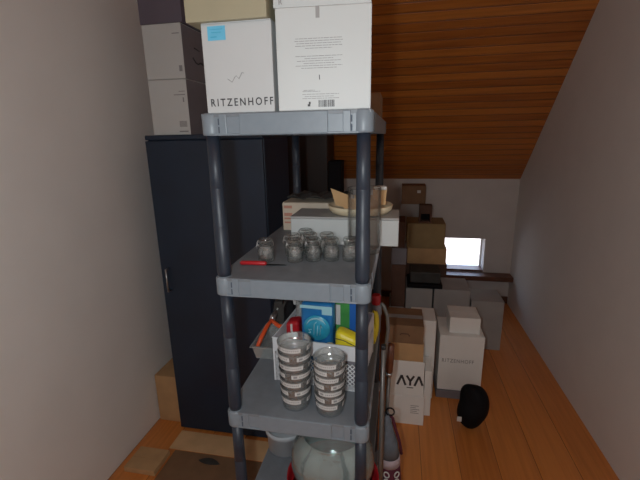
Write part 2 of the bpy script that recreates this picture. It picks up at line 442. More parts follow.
while x < .277:
    w_ = rr.choice((.0005, .0009, .0014)); box(bm, x, x + w_, -.0265, -.0259, .0065, .0205); x += w_ + rr.choice((.0006, .0010))
obj('barcode', bm, M['ink'], t)
bm = B(); tube(bm, [(.245, -.0258, .0705), (.2455, -.0258, .061)], .0008, 6); box(bm, .219, .2245, -.0264, -.0258, .008, .0125); box(bm, .2215, .2255, -.0264, -.0258, .0125, .0175)
obj('printed_symbol', bm, M['ink'], t)

t = carton('carton', 'plain cream carton lying on the white box with the blue note', -.042, .1385, -.030, .16, Z1 + .1848, Z1 + .262, M['cream_card'], rot=0.0)
t = carton('carton', 'flat white carton on the large box with the barcode, cut by the top edge', .142, .343, -.010, .19, Z1 + .2028, Z1 + .285, M['white_card2'], rot=.07)
text('lettering', 'R', .014, M['ink_grey'], t, (-.088, -.1074, .004), FRONT)
t = carton('carton', 'small brown cardboard box at the back right of the top shelf', .23, .346, .52, .70, Z1 + .0005, Z1 + .085, M['brown_card'], rot=0)

# ------------------------------------------------------------------ boxes on the cabinet
def side_logo(t, hx, s, size, z, y):
    text('lettering', s, size, M['ink'], t, (hx + .0004, y, z), SIDE, bold=.0006)
t = carton('glassware_carton', 'grey white carton with a barcode, lowest of the stack on the navy cabinet', -.735, -.545, .87, 1.10, CT + .0005, CT + .245, M['white_card2'])
side_logo(t, .095, 'S', .06, .03, .055)
bm = B(); xx = .045
while xx < .082: box(bm, xx, xx + .0022, -.1158, -.1149, .035, .062); xx += .0042
box(bm, .04, .085, -.1158, -.1149, .012, .018); box(bm, .03, .085, -.1158, -.1149, .175, .179); box(bm, .055, .085, -.1158, -.1149, .19, .193)
box(bm, .072, .078, -.1158, -.1149, .145, .165); obj('barcode', bm, M['ink_grey'], t)
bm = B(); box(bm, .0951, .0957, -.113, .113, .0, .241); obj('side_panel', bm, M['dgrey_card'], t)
t = carton('glassware_carton', 'grey white carton with a curved tick mark on its side, second on the navy cabinet', -.735, -.545, .87, 1.10, CT + .2465, CT + .475, M['white_card2'])
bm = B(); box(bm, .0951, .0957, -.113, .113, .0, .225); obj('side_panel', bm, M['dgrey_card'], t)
bm = B(); tube(bm, [(.0962, -.03, .10), (.0962, -.005, .082), (.0962, .02, .078), (.0962, .04, .088), (.0962, .07, .082)], .0035, 6)
tube(bm, [(.0962, -.01, .145), (.0962, .02, .142), (.0962, .04, .139)], .0025, 6); obj('printed_mark', bm, M['ink'], t)
bm = B(); box(bm, .07, .085, -.1158, -.1149, .03, .055); box(bm, .05, .085, -.1158, -.1149, .185, .189); obj('printed_symbol', bm, M['ink_grey'], t)
t = carton('carton', 'dark purple grey carton, topmost on the navy cabinet', -.74, -.535, .87, 1.10, CT + .4765, CT + .62, M['purple_card'])
bm = B(); box(bm, .03, .09, -.1158, -.1149, .09, .12); obj('printed_mark', bm, M['ink'], t)

# ------------------------------------------------------------------ middle shelf
t = carton('carton', 'beige carton with red print on its end behind the jars', -.004, .26, .50, .72, Z2 + .0005, Z2 + .105, M['pink_card'])
bm = B()
for z, h_ in ((.088, .010), (.060, .012), (.045, .006), (.030, .006)): box(bm, -.126, -.096, -.1108, -.1099, z - h_ / 2, z + h_ / 2)
obj('printed_panel', bm, M['red_print'], t)
bm = B()
vs = []
for i in range(9):
    for j in range(5):
        vs.append(bm.verts.new((-.12 + .23 * i / 8, -.09 + .17 * j / 4, .119 + .008 * math.sin(i * 2.1 + j * 1.3) + .004 * math.cos(j * 2.7))))
for i in range(8):
    for j in range(4):
        bm.faces.new((vs[i * 5 + j], vs[(i + 1) * 5 + j], vs[(i + 1) * 5 + j + 1], vs[i * 5 + j + 1]))
o = obj('crumpled_paper', bm, M['blacklid'], None, ((-.004 + .26) / 2, .61, Z2)); md = o.modifiers.new('s', 'SOLIDIFY'); md.thickness = .0015
tag(o, 'dark crumpled paper lying on the beige carton', 'paper')

bt = thing('long_box', 'long white box with a shade-greyed lid lying across the shelf and past its right edge', 'box', (0, 0, Z2 + .0005))
bm = B(); box(bm, .076, .419, .318, .47, 0, .083, .003); obj('body', bm, M['white_card2'], bt)
bm = B(); box(bm, .0755, .4195, .3175, .4705, .083, .0905, .002); obj('lid', bm, M['grey_card'], bt)['label'] = 'lid with grazing shade in its grey'  # lid greyed to carry the shade of the grazing top face
pz = Z2 + .0915
t = thing('dish', 'round cream dish on top of the long white box', 'dish', (.292, .41, pz))
bm = B(); lathe(bm, [(.080, 0), (.094, .002), (.103, .012), (.107, .026), (.104, .028), (.098, .015), (.085, .006), (0, .005)], n=40)
obj('bowl', bm, M['cream'], t)
t = thing('open_carton', 'small open tan cardboard box standing in the cream dish', 'box', (.295, .41, pz + .007), .05)
bm = B(); hx, hy, hh, tk = .055, .038, .044, .002
box(bm, -hx, hx, -hy, -hy + tk, 0, hh); box(bm, -hx, hx, hy - tk, hy, 0, hh); box(bm, -hx, -hx + tk, -hy + tk, hy - tk, 0, hh); box(bm, hx - tk, hx, -hy + tk, hy - tk, 0, hh); box(bm, -hx, hx, -hy, hy, 0, tk)
obj('body', bm, M['tan_card'], t)
def quad(bm, ps, th):
    n = (Vector(ps[1]) - Vector(ps[0])).cross(Vector(ps[2]) - Vector(ps[1])).normalized() * th
    a = [bm.verts.new(p) for p in ps]; b = [bm.verts.new(Vector(p) + n) for p in ps]
    bm.faces.new(a[::-1]); bm.faces.new(b)
    for i in range(4): bm.faces.new((a[i], a[(i + 1) % 4], b[(i + 1) % 4], b[i]))
bm = B(); quad(bm, [(-.040, -.04, .012), (-.082, -.036, .022), (-.098, -.030, .076), (-.038, -.036, .054)], .002); obj('flap', bm, M['tan_card'], t)
bm = B(); quad(bm, [(.036, -.040, .044), (.078, -.038, .030), (.083, -.02, .078), (.040, -.03, .082)], .002); quad(bm, [(.042, -.0405, .024), (.078, -.038, .024), (.082, -.037, .034), (.044, -.0405, .040)], .002); obj('flap', bm, M['tan_card'], t)
bm = B(); box(bm, .04, .082, -.034, -.004, .070, .082, .004); obj('tissue', bm, M['label_white'], t)
t = thing('bottle', 'tiny bottle with a black cap in the cardboard box behind the front post', 'bottle', (.262, .41, pz + .0095))
bm = B(); lathe(bm, [(.008, 0), (.0095, .003), (.0095, .04), (.004, .046), (.004, .052)], n=20); obj('body', bm, M['steel'], t)
bm = B(); lathe(bm, [(.0055, .050), (.0065, .052), (.0065, .064), (.004, .067)], n=20); obj('cap', bm, M['black'], t)

t = thing('cylinder_vase', 'tall clear glass cylinder vase behind the front right post', 'vase', (.318, .255, Z2 + .0005))
bm = B(); lathe(bm, [(.043, 0), (.048, .002), (.0485, .01), (.0485, .19), (.0475, .193), (.0455, .19), (.0455, .016), (.03, .012), (0, .012)], n=48)
obj('body', bm, M['vase_glass'], t)

def make_jar():
    t = thing('glass_jar', 'lone small glass clip jar beside the red knife on the middle shelf', 'jar', (.056, .122, Z2 + .0005))
    bm = B()
    lathe(bm, [(.0175, 0), (.021, .002), (.0225, .007), (.0225, .032), (.0215, .037), (.0165, .043), (.0160, .048), (.0175, .0495),
               (.0175, .052), (.0155, .052), (.0142, .045), (.0195, .035), (.0205, .030), (.0205, .010), (.017, .006), (0, .0055)], n=32)
    obj('body', bm, M['glass'], t)
    bm = B(); lathe(bm, [(.0150, .0525), (.0190, .0545), (.0208, .0580), (.0208, .0625), (.0185, .0650), (.0165, .0635), (.010, .0610), (0, .0605)], n=32); obj('lid', bm, M['glass'], t)
    bm = B()
    tube(bm, [(-.0185, .0, .0445), (-.0235, 0, .046), (-.0245, 0, .054), (-.0212, .0, .059)], .0011, 8)
    tube(bm, [(.0185, 0, .0445), (.0232, 0, .048), (.0225, 0, .056), (.0208, 0, .059)], .0010, 8)
    tube(bm, [(.0180 * math.cos(a * PI / 12), .0180 * math.sin(a * PI / 12), .0445) for a in range(25)], .0008, 6)
    tube(bm, [(-.0245, 0, .054), (-.028, 0, .040), (-.026, 0, .036)], .0009, 8)
    obj('wire_clip', bm, M['steel'], t)
    return t
j0 = make_jar()
G = 'small clip jars clustered on the middle shelf'
jl = [(.137, .132, 'clip jar, nearest of the cluster and left in its front row'),
      (.186, .148, 'clip jar, second from the left in the front row of the cluster'),
      (.235, .158, 'clip jar, third from the left in the front row of the cluster'),
      (.288, .165, 'clip jar at the right end of the cluster beside the front post'),
      (.115, .188, 'clip jar at the left end of the back row of the cluster'),
      (.165, .205, 'clip jar, second from the left in the back row of the cluster'),
      (.213, .212, 'clip jar, third from the left in the back row of the cluster'),
      (.140, .252, 'clip jar at the very back, close to the long white box')]
for i, (x, y, lb) in enumerate(jl):
    dup(j0, (x, y, Z2 + .0005), random.uniform(-.6, .6), 'small glass ' + lb, G)

t = thing('knife', 'kitchen knife with a red handle and shadow-dark blade at the front of the middle shelf', 'knife', (-.004, .078, Z2 + .0075), .06)
bm = B(); tube(bm, [(0, 0, 0), (.004, 0, 0), (.03, 0, .0005), (.068, 0, 0), (.074, 0, 0)], [.003, .006, .0058, .0064, .004], 14); obj('handle', bm, M['red'], t)
bm = B(); quad(bm, [(.073, -.006, -.004), (.128, .0035, -.0055), (.120, .0075, -.0055), (.073, .006, -.004)], .0012); obj('blade', bm, M['black'], t)  # black blade also puts the handle's cast shadow into its colour

# ------------------------------------------------------------------ lower shelf: stacked dishes
def make_dish():
    t = thing('glass_dish', 'stack left', 'glass dish')
    bm = B()
    lathe(bm, [(.033, 0), (.0362, .001), (.0374, .004), (.0425, .0415), (.0418, .043), (.0407, .0415), (.0357, .008), (.033, .004), (0, .0035)], n=40)
    obj('body', bm, M['glass_dish'], t)
    def patch(a0, a1, z0, z1, r, mi, bm, n=8):
        pv = None
        for i in range(n + 1):
            a = a0 + (a1 - a0) * i / n
            v = [bm.verts.new((r_ * math.cos(a), r_ * math.sin(a), z)) for r_, z in ((r + (z0 - .04) * .137, z0), (r + (z1 - .04) * .137, z1))]
            if pv:
                f = bm.faces.new((pv[0], v[0], v[1], pv[1])); f.material_index = mi; f.smooth = True
            pv = v
    for k in range(3):
        bm = B(); a = k * 2 * PI / 3
        patch(a - .82, a + .82, .0250, .0385, .0424, 0, bm, 14)
        patch(a - .76, a + .76, .0265, .0270, .0426, 1, bm, 14); patch(a - .76, a + .76, .0365, .0370, .0426, 1, bm, 14)
        patch(a - .70, a - .46, .0288, .0350, .0426, 1, bm)
        u = a - .34
        while u < a + .68:
            patch(u, u + .07, .0300, .0338, .0426, 1, bm, 2); u += .12
        obj('paper_label', bm, [M['label_white'], M['ink_grey']], t)
    return t
words = ['lowest', 'second from the bottom', 'third from the bottom', 'fourth from the bottom', 'fifth from the bottom', 'sixth from the bottom', 'topmost']
d0 = make_dish(); n_ = 0
for (cx, cy, pitch, s0_, s1_, nm, gp) in ((.150, .042, .0262, 1.0, 1.10, 'left taller', 'glass dishes in the left taller stack'),
                                         (.2475, .034, .0205, .99, 1.03, 'right shorter', 'glass dishes in the right shorter stack')):
    for i in range(7):
        lb = 'clear glass dish with paper labels, %s of the %s stack' % (words[i], nm)
        sc = s0_ + (s1_ - s0_) * i / 6
        zc = Z3 + .0005 + i * pitch
        rz = -PI / 2 + (i % 2) * 1.05 + random.uniform(-.25, .25)
        if n_ == 0:
            d0.location = (cx, cy, zc); d0.rotation_euler.z = rz; d0['label'] = lb; d0['group'] = gp; d0.scale = (sc, sc, 1); o = d0
        else: o = dup(d0, (cx, cy, zc), rz, lb, gp, (sc, sc, 1))
        n_ += 1

# white basket behind them
t = thing('storage_basket', 'white plastic basket with a lattice side behind the stacked glass dishes', 'basket', (.20, .247, Z3 + .0005), -.085)
X0, X1, Y0, Y1, HB = -.132, .134, -.118, .115, .148
bm = B()
def lattice(bm, a, b, z0, z1, put):
    n = int((b - a) / .014); nz = int((z1 - z0) / .014)
    for i in range(n + nz + 1):
        for sgn in (1, -1):
            u0 = a + (i - (nz if sgn > 0 else 0)) * .014; u1 = u0 + sgn * nz * .014
            if sgn < 0: u1 = u0 - nz * .014
            p0_, p1_ = (u0, z0), (u1, z0 + nz * .014)
            (ua, za), (ub, zb) = p0_, p1_
            if ua == ub: continue
            def clip(lo, hi, P, Q):
                (x1_, z1_), (x2_, z2_) = P, Q
                if x1_ > x2_: (x1_, z1_), (x2_, z2_) = (x2_, z2_), (x1_, z1_)
                if x2_ <= lo or x1_ >= hi: return None
                k = (z2_ - z1_) / (x2_ - x1_)
                if x1_ < lo: z1_ += k * (lo - x1_); x1_ = lo
                if x2_ > hi: z2_ -= k * (x2_ - hi); x2_ = hi
                return (x1_, z1_), (x2_, z2_)
            c = clip(a, b, (ua, za), (ub, zb))
            if c: tube(bm, [put(*c[0]), put(*c[1])], .0015, 6)
lattice(bm, X0 + .004, X1 - .004, .004, .102, lambda u, z: (u, Y0, z))
lattice(bm, Y0 + .004, Y1 - .004, .004, .102, lambda u, z: (X1, u, z))
lattice(bm, Y0 + .004, Y1 - .004, .004, .102, lambda u, z: (X0, u, z))
obj('lattice', bm, M['white_plastic'], t)
bm = B()
box(bm, X0 - .001, X1 + .001, Y0 - .002, Y0 + .001, .10, HB, .001); box(bm, X0 - .001, X1 + .001, Y1 - .001, Y1 + .002, .0, HB, .001)
box(bm, X0 - .002, X0 + .001, Y0, Y1, .10, HB, .001); box(bm, X1 - .001, X1 + .002, Y0, Y1, .10, HB, .001)
box(bm, X0 - .004, X1 + .004, Y0 - .005, Y0 + .001, HB - .003, HB, .001); box(bm, X0, X1, Y0, Y1, .0, .003, .001)
for x in (X0, X1):
    for y in (Y0, Y1): box(bm, x - .003, x + .003, y - .003, y + .003, 0, HB - .002, .001)
obj('band', bm, M['white_plastic'], t)
ZB = Z3 + .0045
def tagpack(name, label, cat, x, y, z, rz): return thing(name, label, cat, (x, y, z), rz)
t = tagpack('detergent_pack', 'blue pack with a round cyan label in the white basket', 'packet', .183, .215, ZB, -.05)
bm = B(); vs = box(bm, -.055, .055, -.03, .03, 0, .240, .016, seg=4)
for v in vs:
    if v.is_valid: v.co.x *= 1 - .10 * abs(v.co.z - .14) / .1
obj('pouch', bm, M['blue'], t)
bm = B()
lathe(bm, [(0, .0), (.040, .0), (.041, -.002), (.040, -.004), (0, -.004)], n=40)
bmesh.ops.rotate(bm, verts=bm.verts, cent=(0, 0, 0), matrix=Matrix.Rotation(-PI / 2, 3, 'X')); bmesh.ops.translate(bm, verts=bm.verts, vec=(.003, -.0335, .163))
bm2 = B(); box(bm2, -.05, .05, -.0306, -.0296, .222, .232); box(bm2, .018, .05, -.0308, -.0298, .205, .222); obj('pale_stripe', bm2, M['pale'], t)
l = obj('round_label', bm, M['cyan'], t)
bm = B()
tube(bm, [(.003 + .032 * math.cos(a), -.0395, .163 + .032 * math.sin(a)) for a in [PI * .15 + k * PI * .75 / 12 for k in range(13)]], [.0008 + .0022 * math.sin(PI * k / 12) for k in range(13)], 6)
tube(bm, [(-.006, -.0385, 0.141), (-.004, -.0385, 0.175), (.003, -.0385, 0.183)], .0013, 6); tube(bm, [(.004, -.0385, 0.138), (.007, -.0385, 0.172)], .0013, 6)
tube(bm, [(.013, -.0385, 0.141), (.016, -.0385, 0.175), (.02, -.0385, 0.165)], .0013, 6); tube(bm, [(-.013, -.0385, 0.157), (-.022, -.0385, 0.157), (-.015, -.0385, 0.147), (-.024, -.0385, 0.145)], .0012, 6)
obj('swirl_print', bm, M['pale'], l)
t = tagpack('carton', 'green and blue carton beside the blue detergent pack in the basket', 'box', .262, .300, ZB, -.05)
bm = B(); box(bm, -.034, .036, -.025, .03, 0, .262, .002); obj('body', bm, M['bluecarton'], t)
bm = B(); box(bm, -.0343, .012, -.0257, -.0252, .06, .242); obj('front_print', bm, M['green'], t)
bm = B(); box(bm, -.0343, -.018, -.0262, -.0258, .13, .20); box(bm, -.0343, .036, -.0262, -.0258, .244, .249); obj('pale_stripe', bm, M['label_white'], t)
t = tagpack('sponge_cloth_pack', 'bright yellow cloth pack at the right of the white basket', 'packet', .282, .175, ZB + .088, -.1)
bm = B(); vs = box(bm, -.038, .038, -.028, .028, 0, .073, .02, seg=4)
for v in vs:
    if v.is_valid: v.co.z += .35 * (-v.co.x) * (1 if v.co.z > .03 else .0)
obj('cloth', bm, M['yellow'], t)
bm = B(); tube(bm, [(-.036, -.0285, .060), (-.01, -.0295, .058), (.034, -.0285, .040)], .0012, 6); obj('seam', bm, M['blacklid'], t)
t = carton('carton', 'low dark carton added as basket shade under the yellow pack', .245, .322, .140, .205, ZB, ZB + .087, M['dgrey_card'])  # added to darken the basket interior seen through the lattice
t = tagpack('roll', 'small cream roll between the blue pack and the yellow pack', 'roll', .228, .150, ZB + .0, 0)
bm = B(); lathe(bm, [(.006, 0), (.012, .001), (.012, .128), (.006, .130)], n=24); obj('winding', bm, M['cream'], t)
t = tagpack('pouch', 'red pouch at the left end of the white basket', 'packet', .107, .215, ZB, .0)
bm = B(); vs = box(bm, -.025, .018, -.025, .025, 0, .172, .010, seg=3)
for v in vs:
    if v.is_valid and v.co.z > .06: v.co.z -= .35 * max(0, -v.co.x)
obj('body', bm, M['red'], t)
bm = B(); box(bm, -.008, -.002, -.029, -.0245, .135, .165, .001); obj('white_edge', bm, M['label_white'], t)
t = tagpack('spray_bottle', 'black spray bottle with a pale tag behind the red pouch', 'bottle', .033, .425, Z3 + .0005, 0)
bm = B(); lathe(bm, [(.022, 0), (.026, .003), (.026, .11), (.018, .13), (.012, .14), (.012, .15)], n=28); obj('body', bm, M['black'], t)
bm = B(); box(bm, -.034, .016, -.012, .012, .15, .185, .006); tube(bm, [(-.025, 0, .155), (-.030, 0, .125)], [.004, .002], 8); obj('spray_head', bm, M['black'], t)
bm = B(); quad(bm, [(.018, -.018, .135), (.033, -.018, .132), (.030, -.018, .185), (.010, -.018, .19)], .001); obj('hang_tag', bm, M['white_card'], t)
t = tagpack('plastic_bag', 'crumpled clear plastic bag between the spray bottle and the blue pack', 'bag', .108, .300, ZB + .0, 0)
bm = B(); bmesh.ops.create_icosphere(bm, subdivisions=4, radius=.036)
rn = random.Random(5); ph = [(rn.uniform(40, 130), rn.uniform(40, 130), rn.uniform(40, 130), rn.uniform(0, 6)) for _ in range(8)]
for v in bm.verts:
    k = sum(math.sin(v.co.x * a + v.co.y * b + v.co.z * c + d_) for a, b, c, d_ in ph) * .05
    v.co *= 1 + k; v.co.x *= .75; v.co.z = v.co.z * 2.4 + .115
obj('film', bm, M['plastic_clear'], t)
# clear tray with tools, left of the basket
t = thing('plastic_tray', 'clear plastic tray with tools at the left edge of the lower shelf', 'tray', (-.014, .30, Z3 + .0005), .0)
bm = B()
r0, r1 = (-.030, .030, -.05, .10), (-.040, .036, -.06, .11)
def loop(r, z): return [bm.verts.new((x, y, z)) for x, y in ((r[0], r[2]), (r[1], r[2]), (r[1], r[3]), (r[0], r[3]))]
a, b, c, d_ = loop(r0, 0), loop(r1, .05), loop((r1[0] - .006, r1[1] + .003, r1[2] - .006, r1[3] + .006), .05), loop((r1[0] - .006, r1[1] + .003, r1[2] - .006, r1[3] + .006), .046)
bm.faces.new(a[::-1])
for A_, B_ in ((a, b), (b, c), (c, d_)):
    for i in range(4): bm.faces.new((A_[i], A_[(i + 1) % 4], B_[(i + 1) % 4], B_[i]))
o = obj('body', bm, M['plastic_clear'], t); md = o.modifiers.new('s', 'SOLIDIFY'); md.thickness = .001
t = thing('pliers', 'pliers with orange red grips lying in the clear tray', 'pliers', (-.016, .30, Z3 + .062), 0)
bm = B(); tube(bm, [(-.026, -.050, -.028), (-.018, -.02, .0), (-.010, .02, .022), (0, .05, .036)], [.006, .0075, .007, .005], 12); obj('grip', bm, M['orange'], t)
bm = B(); tube(bm, [(.062, .01, .030), (.036, .012, .032), (.010, .035, .034), (.0, .05, .036)], [.006, .0075, .007, .005], 12); obj('grip', bm, M['orange'], t)
bm = B(); tube(bm, [(0, .045, .036), (.002, .065, .044), (.004, .095, .05)], [.009, .011, .003], 12); obj('jaw', bm, M['steel'], t)
t = thing('tool_pouch', 'black pouch standing behind the clear tray with the pliers', 'pouch', (-.030, .445, Z3 + .003), 0)
bm = B(); vs = box(bm, -.024, .028, -.012, .02, 0, .12, .008, seg=3)
for v in vs:
    if v.is_valid: v.co.x += .12 * v.co.z; v.co.y += .15 * v.co.z
obj('body', bm, M['blacklid'], t)
bm = B(); tube(bm, [(-.004, -.012, .05), (.006, .002, .095)], .003, 8); obj('zip_pull', bm, M['label_white'], t)

# things poking out at the right side of the basket
t = thing('yellow_bag', 'yellow and white plastic bag behind the right front post of the lower shelf', 'bag', (.346, .42, Z3 + .0008), 0)
bm = B(); bmesh.ops.create_icosphere(bm, subdivisions=4, radius=.03)
for v in bm.verts:
    k = sum(math.sin(v.co.x * a + v.co.y * b + v.co.z * c + d_) for a, b, c, d_ in ph) * .05
    v.co *= 1 + k; v.co.x *= .5; v.co.z = max(v.co.z * 2.1 + .063, 0)
obj('film', bm, M['yellow'], t)
t = thing('spray_can', 'small red capped can behind the right front post', 'can', (.346, .50, Z3 + .0005), 0)
bm = B(); lathe(bm, [(.016, 0), (.018, .002), (.018, .11), (.013, .12)], n=24); obj('body', bm, M['dgrey_card'], t)
bm = B(); lathe(bm, [(.0165, .116), (.017, .12), (.017, .15), (.014, .154)], n=24); obj('cap', bm, M['red'], t)

# ------------------------------------------------------------------ fourth shelf
t = thing('tub', 'pale grey round tub standing on the fourth shelf beside the glass bowl', 'tub', (.030, .305, Z4 + .0005))
bm = B(); lathe(bm, [(.060, 0), (.066, .003), (.069, .07), (.074, .072), (.075, .09), (.071, .092), (.068, .088), (.064, .01), (0, .006)], n=40, sx=1.0); obj('body', bm, M['tub'], t)
t = thing('glass_bowl', 'large round clear glass bowl on the fourth shelf, cut by the bottom edge', 'bowl', (.232, .155, Z4 + .0005))
bm = B()
pr_ = [(.045, 0.002)]
for k in range(1, 15):
    a = -PI / 2 + .35 + (PI - .35 - .75) * k / 14
    pr_.append((.134 * math.cos(a), .118 + .125 * math.sin(a)))
rim_ = pr_[-1]; pr_ += [(rim_[0] + .004, rim_[1] + .008), (rim_[0] + .001, rim_[1] + .009)]
pr_ += [(max(r - .004, 0), z + .001) for r, z in reversed(pr_[1:-2])] + [(.04, .008), (0, .008)]
lathe(bm, pr_, n=56); obj('body', bm, M['bowl_glass'], t)
t = thing('ribbon', 'red ribbon laid around the foot of the large glass bowl', 'ribbon', (.232, .155, Z4 + .0005))
bm = B(); lathe(bm, [(.138, .0), (.146, .02), (.150, .050), (.148, .050), (.143, .02), (.136, .0)], n=48, sx=1)
obj('band', bm, M['red'], t)

# ------------------------------------------------------------------ poles and bag at the right of the shelving
t = thing('walking_stick', 'stick with a brown wooden grip and steel ferrule leaning right of the shelving', 'stick', (.400, .565, 0))
bm = B(); tube(bm, [(.004, .01, .805), (.003, .01, .80), (0.001, .01, .74), (0, .01, .68), (0, .01, .672)], [.008, .0165, .0175, .0155, .012], 20); obj('grip', bm, M['grip'], t)
bm = B(); tube(bm, [(0, .01, .674), (0, .01, .656)], [.0145, .0125], 20); obj('ferrule', bm, M['steel'], t)
bm = B(); tube(bm, [(0, .01, .658), (-.008, .005, .3), (-.014, 0, .012)], .008, 14); obj('shaft', bm, M['alu'], t)
bm = B(); tube(bm, [(-.014, 0, .014), (-.0145, 0, .0)], .011, 14); obj('tip', bm, M['rubber'], t)
t = thing('curved_tube', 'grey metal tube with a hooked top standing against the right side of the shelving', 'tube', (.380, .42, 0))
bm = B(); pts = [(.004, -.03, 0), (.004, -.02, .5), (.002, -.01, .80), (.010, -.01, .90), (.014, 0, .95), (.010, .0, 1.0), (-.004, .004, 1.035), (-.014, .006, 1.045)]
tube(bm, pts, .0065, 14); obj('pipe', bm, M['alu'], t)
bm = B(); tube(bm, [(.004, -.03, 0), (.004, -.03, .02)], .010, 14); obj('foot_cap', bm, M['rubber'], t)
t = thing('broom_handle', 'plain dark grey pole standing closest to the front right post', 'pole', (.378, .30, 0))
bm = B(); tube(bm, [(0, 0, 0.02), (.002, .01, .45), (.004, .02, .93)], .0075, 14); obj('shaft', bm, M['alu'], t)
bm = B(); tube(bm, [(0, 0, 0), (0, 0, .022)], .0105, 14); obj('end_cap', bm, M['rubber'], t)
bm = B(); tube(bm, [(.004, .02, .925), (.004, .02, .94)], .0085, 14); obj('top_cap', bm, M['rubber'], t)

t = thing('cloth_bag', 'slim standing bag, grey above a pale band and maroon with white rings below', 'bag', (.414, .475, 0))
def bagsec(bm, zs, mi=0):
    rings = []
    for (z, xa, xb, yd) in zs:
        rings.append([bm.verts.new((xa + (xb - xa) * (.5 - .5 * math.cos(k * PI * 2 / 24)), yd * math.sin(k * PI * 2 / 24), z)) for k in range(24)])
    for j in range(len(rings) - 1):
        for i in range(24):
            f = bm.faces.new((rings[j][i], rings[j][(i + 1) % 24], rings[j + 1][(i + 1) % 24], rings[j + 1][i])); f.smooth = True; f.material_index = mi
    bm.faces.new(rings[0][::-1]); bm.faces.new(rings[-1])
bm = B(); bagsec(bm, [(.0, -.04, .05, .04), (.06, -.052, .056, .045), (.2, -.052, .052, .045), (.325, -.048, .042, .045)]); body = obj('patterned_base', bm, M['maroon'], t)
bm = B(); bagsec(bm, [(.325, -.049, .043, .046), (.365, -.048, .040, .046)]); obj('band', bm, M['cloth_band'], t)
bm = B(); bagsec(bm, [(.365, -.047, .039, .044), (.42, -.045, .030, .04), (.48, -.043, .012, .03), (.535, -.040, -.002, .02), (.55, -.036, -.006, .014)]); obj('grey_top', bm, M['cloth_grey'], t)
bm = B(); tube(bm, [(-.006, .0, .545), (.006, .0, .535), (.018, 0, .49), (.036, 0, .43), (.046, 0, .37)], .006, 10); obj('maroon_edge', bm, M['maroon'], t)
bm = B(); tube(bm, [(-.004 + .016 * math.cos(a * PI / 10), -.0 - .004, .565 + .017 * math.sin(a * PI / 10)) for a in range(21)], .0032, 8); obj('ring_handle', bm, M['black'], t)
bm = B()
for zz in (.30, .265, .23, .195):
    for kk in (-1.15, -.25, .65):
        cx_, sy_ = .001 + .048 * math.sin(kk), -.0475 * math.cos(kk)
        q = [(cx_ + .011 * math.cos(a * PI / 8) * math.cos(kk), sy_ + .011 * math.cos(a * PI / 8) * math.sin(kk), zz + .013 * math.sin(a * PI / 8)) for a in range(17)]
        tube(bm, q, .0026, 6)
obj('ring_pattern', bm, M['label_white'], body)

# ------------------------------------------------------------------ furniture far behind the shelving
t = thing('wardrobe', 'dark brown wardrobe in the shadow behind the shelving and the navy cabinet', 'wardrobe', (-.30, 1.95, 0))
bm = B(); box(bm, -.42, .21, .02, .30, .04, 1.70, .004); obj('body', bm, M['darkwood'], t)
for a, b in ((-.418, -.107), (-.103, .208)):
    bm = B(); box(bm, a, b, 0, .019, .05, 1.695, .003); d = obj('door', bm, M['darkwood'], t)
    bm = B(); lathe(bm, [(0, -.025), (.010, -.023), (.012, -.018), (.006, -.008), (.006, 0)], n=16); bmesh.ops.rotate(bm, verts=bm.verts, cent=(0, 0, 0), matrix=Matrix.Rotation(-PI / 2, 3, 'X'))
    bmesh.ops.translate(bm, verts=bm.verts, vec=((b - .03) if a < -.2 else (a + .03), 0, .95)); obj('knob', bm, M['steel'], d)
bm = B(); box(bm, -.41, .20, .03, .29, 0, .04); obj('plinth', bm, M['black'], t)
t = thing('loudspeaker', 'tall narrow black box standing right of the dark wardrobe', 'speaker', (-.012, 1.78, 0))
bm = B(); box(bm, -.045, .045, 0, .15, .0, 1.46, .006); obj('body', bm, M['black'], t)
bm = B(); box(bm, -.04, .04, -.006, -.0005, .3, 1.44, .003); obj('grille', bm, M['black'], t)

# ------------------------------------------------------------------ cartons on the floor, right
def letters_front(t, s, size, x, hy, z, m=None, **k): return text('lettering', s, size, m or M['ink'], t, (x, -hy - .0006, z), FRONT, **k)
t = carton('glassware_carton', 'white carton with faint print standing on the floor under the AYA box', .385, .597, 1.11, 1.33, 0, .188, M['bright_card'])
bm = B()
for i in range(5): box(bm, .03 + .0, .03 + rr.uniform(.03, .05), -.1108, -.1099, .125 - i * .012, .128 - i * .012)
obj('printed_text', bm, M['ink_grey'], t)
t = carton('glassware_carton', 'white carton with large AYA lettering, second in the floor stack', .388, .588, 1.112, 1.32, .1885, .405, M['bright_card'])
# lettering without crossbars
bm = B()
def bar(bm, p, q, wd=.006):
    p, q = Vector(p), Vector(q); n = Vector((-(q - p).z, 0, (q - p).x)).normalized() * wd
    quad(bm, [p - n, q - n, q + n, p + n], .0006)
y_ = -.1048
bar(bm, (-.045, y_, .066), (-.022, y_, .128)); bar(bm, (-.022, y_, .128), (.001, y_, .066))
bar(bm, (.006, y_, .128), (.026, y_, .094)); bar(bm, (.046, y_, .128), (.026, y_, .094)); bar(bm, (.026, y_, .094), (.026, y_, .066))
bar(bm, (.050, y_, .066), (.073, y_, .128)); bar(bm, (.073, y_, .128), (.094, y_, .072)); box(bm, .008, .044, y_ - .0006, y_, .050, .055)
obj('lettering', bm, M['ink'], t)
t = carton('cardboard_box', 'tan cardboard box directly on top of the AYA carton', .400, .578, 1.115, 1.33, .4055, .515, M['tan_card'])
t = carton('cardboard_box', 'brown cardboard box with a hand hole, topmost of the AYA stack', .378, .574, 1.11, 1.34, .5155, .622, M['brown_card'], tape=True)
bm = B(); tube(bm, [(-.028, -.1155, .05), (-.02, -.1165, .058), (.015, -.1165, .058), (.024, -.1155, .045)], .003, 8); obj('hand_hole', bm, M['dbrown_card'], t)
t = carton('carton', 'narrow white carton standing behind the AYA stack on the right', .52, .665, 1.37, 1.56, .0, .535, M['bright_card'])
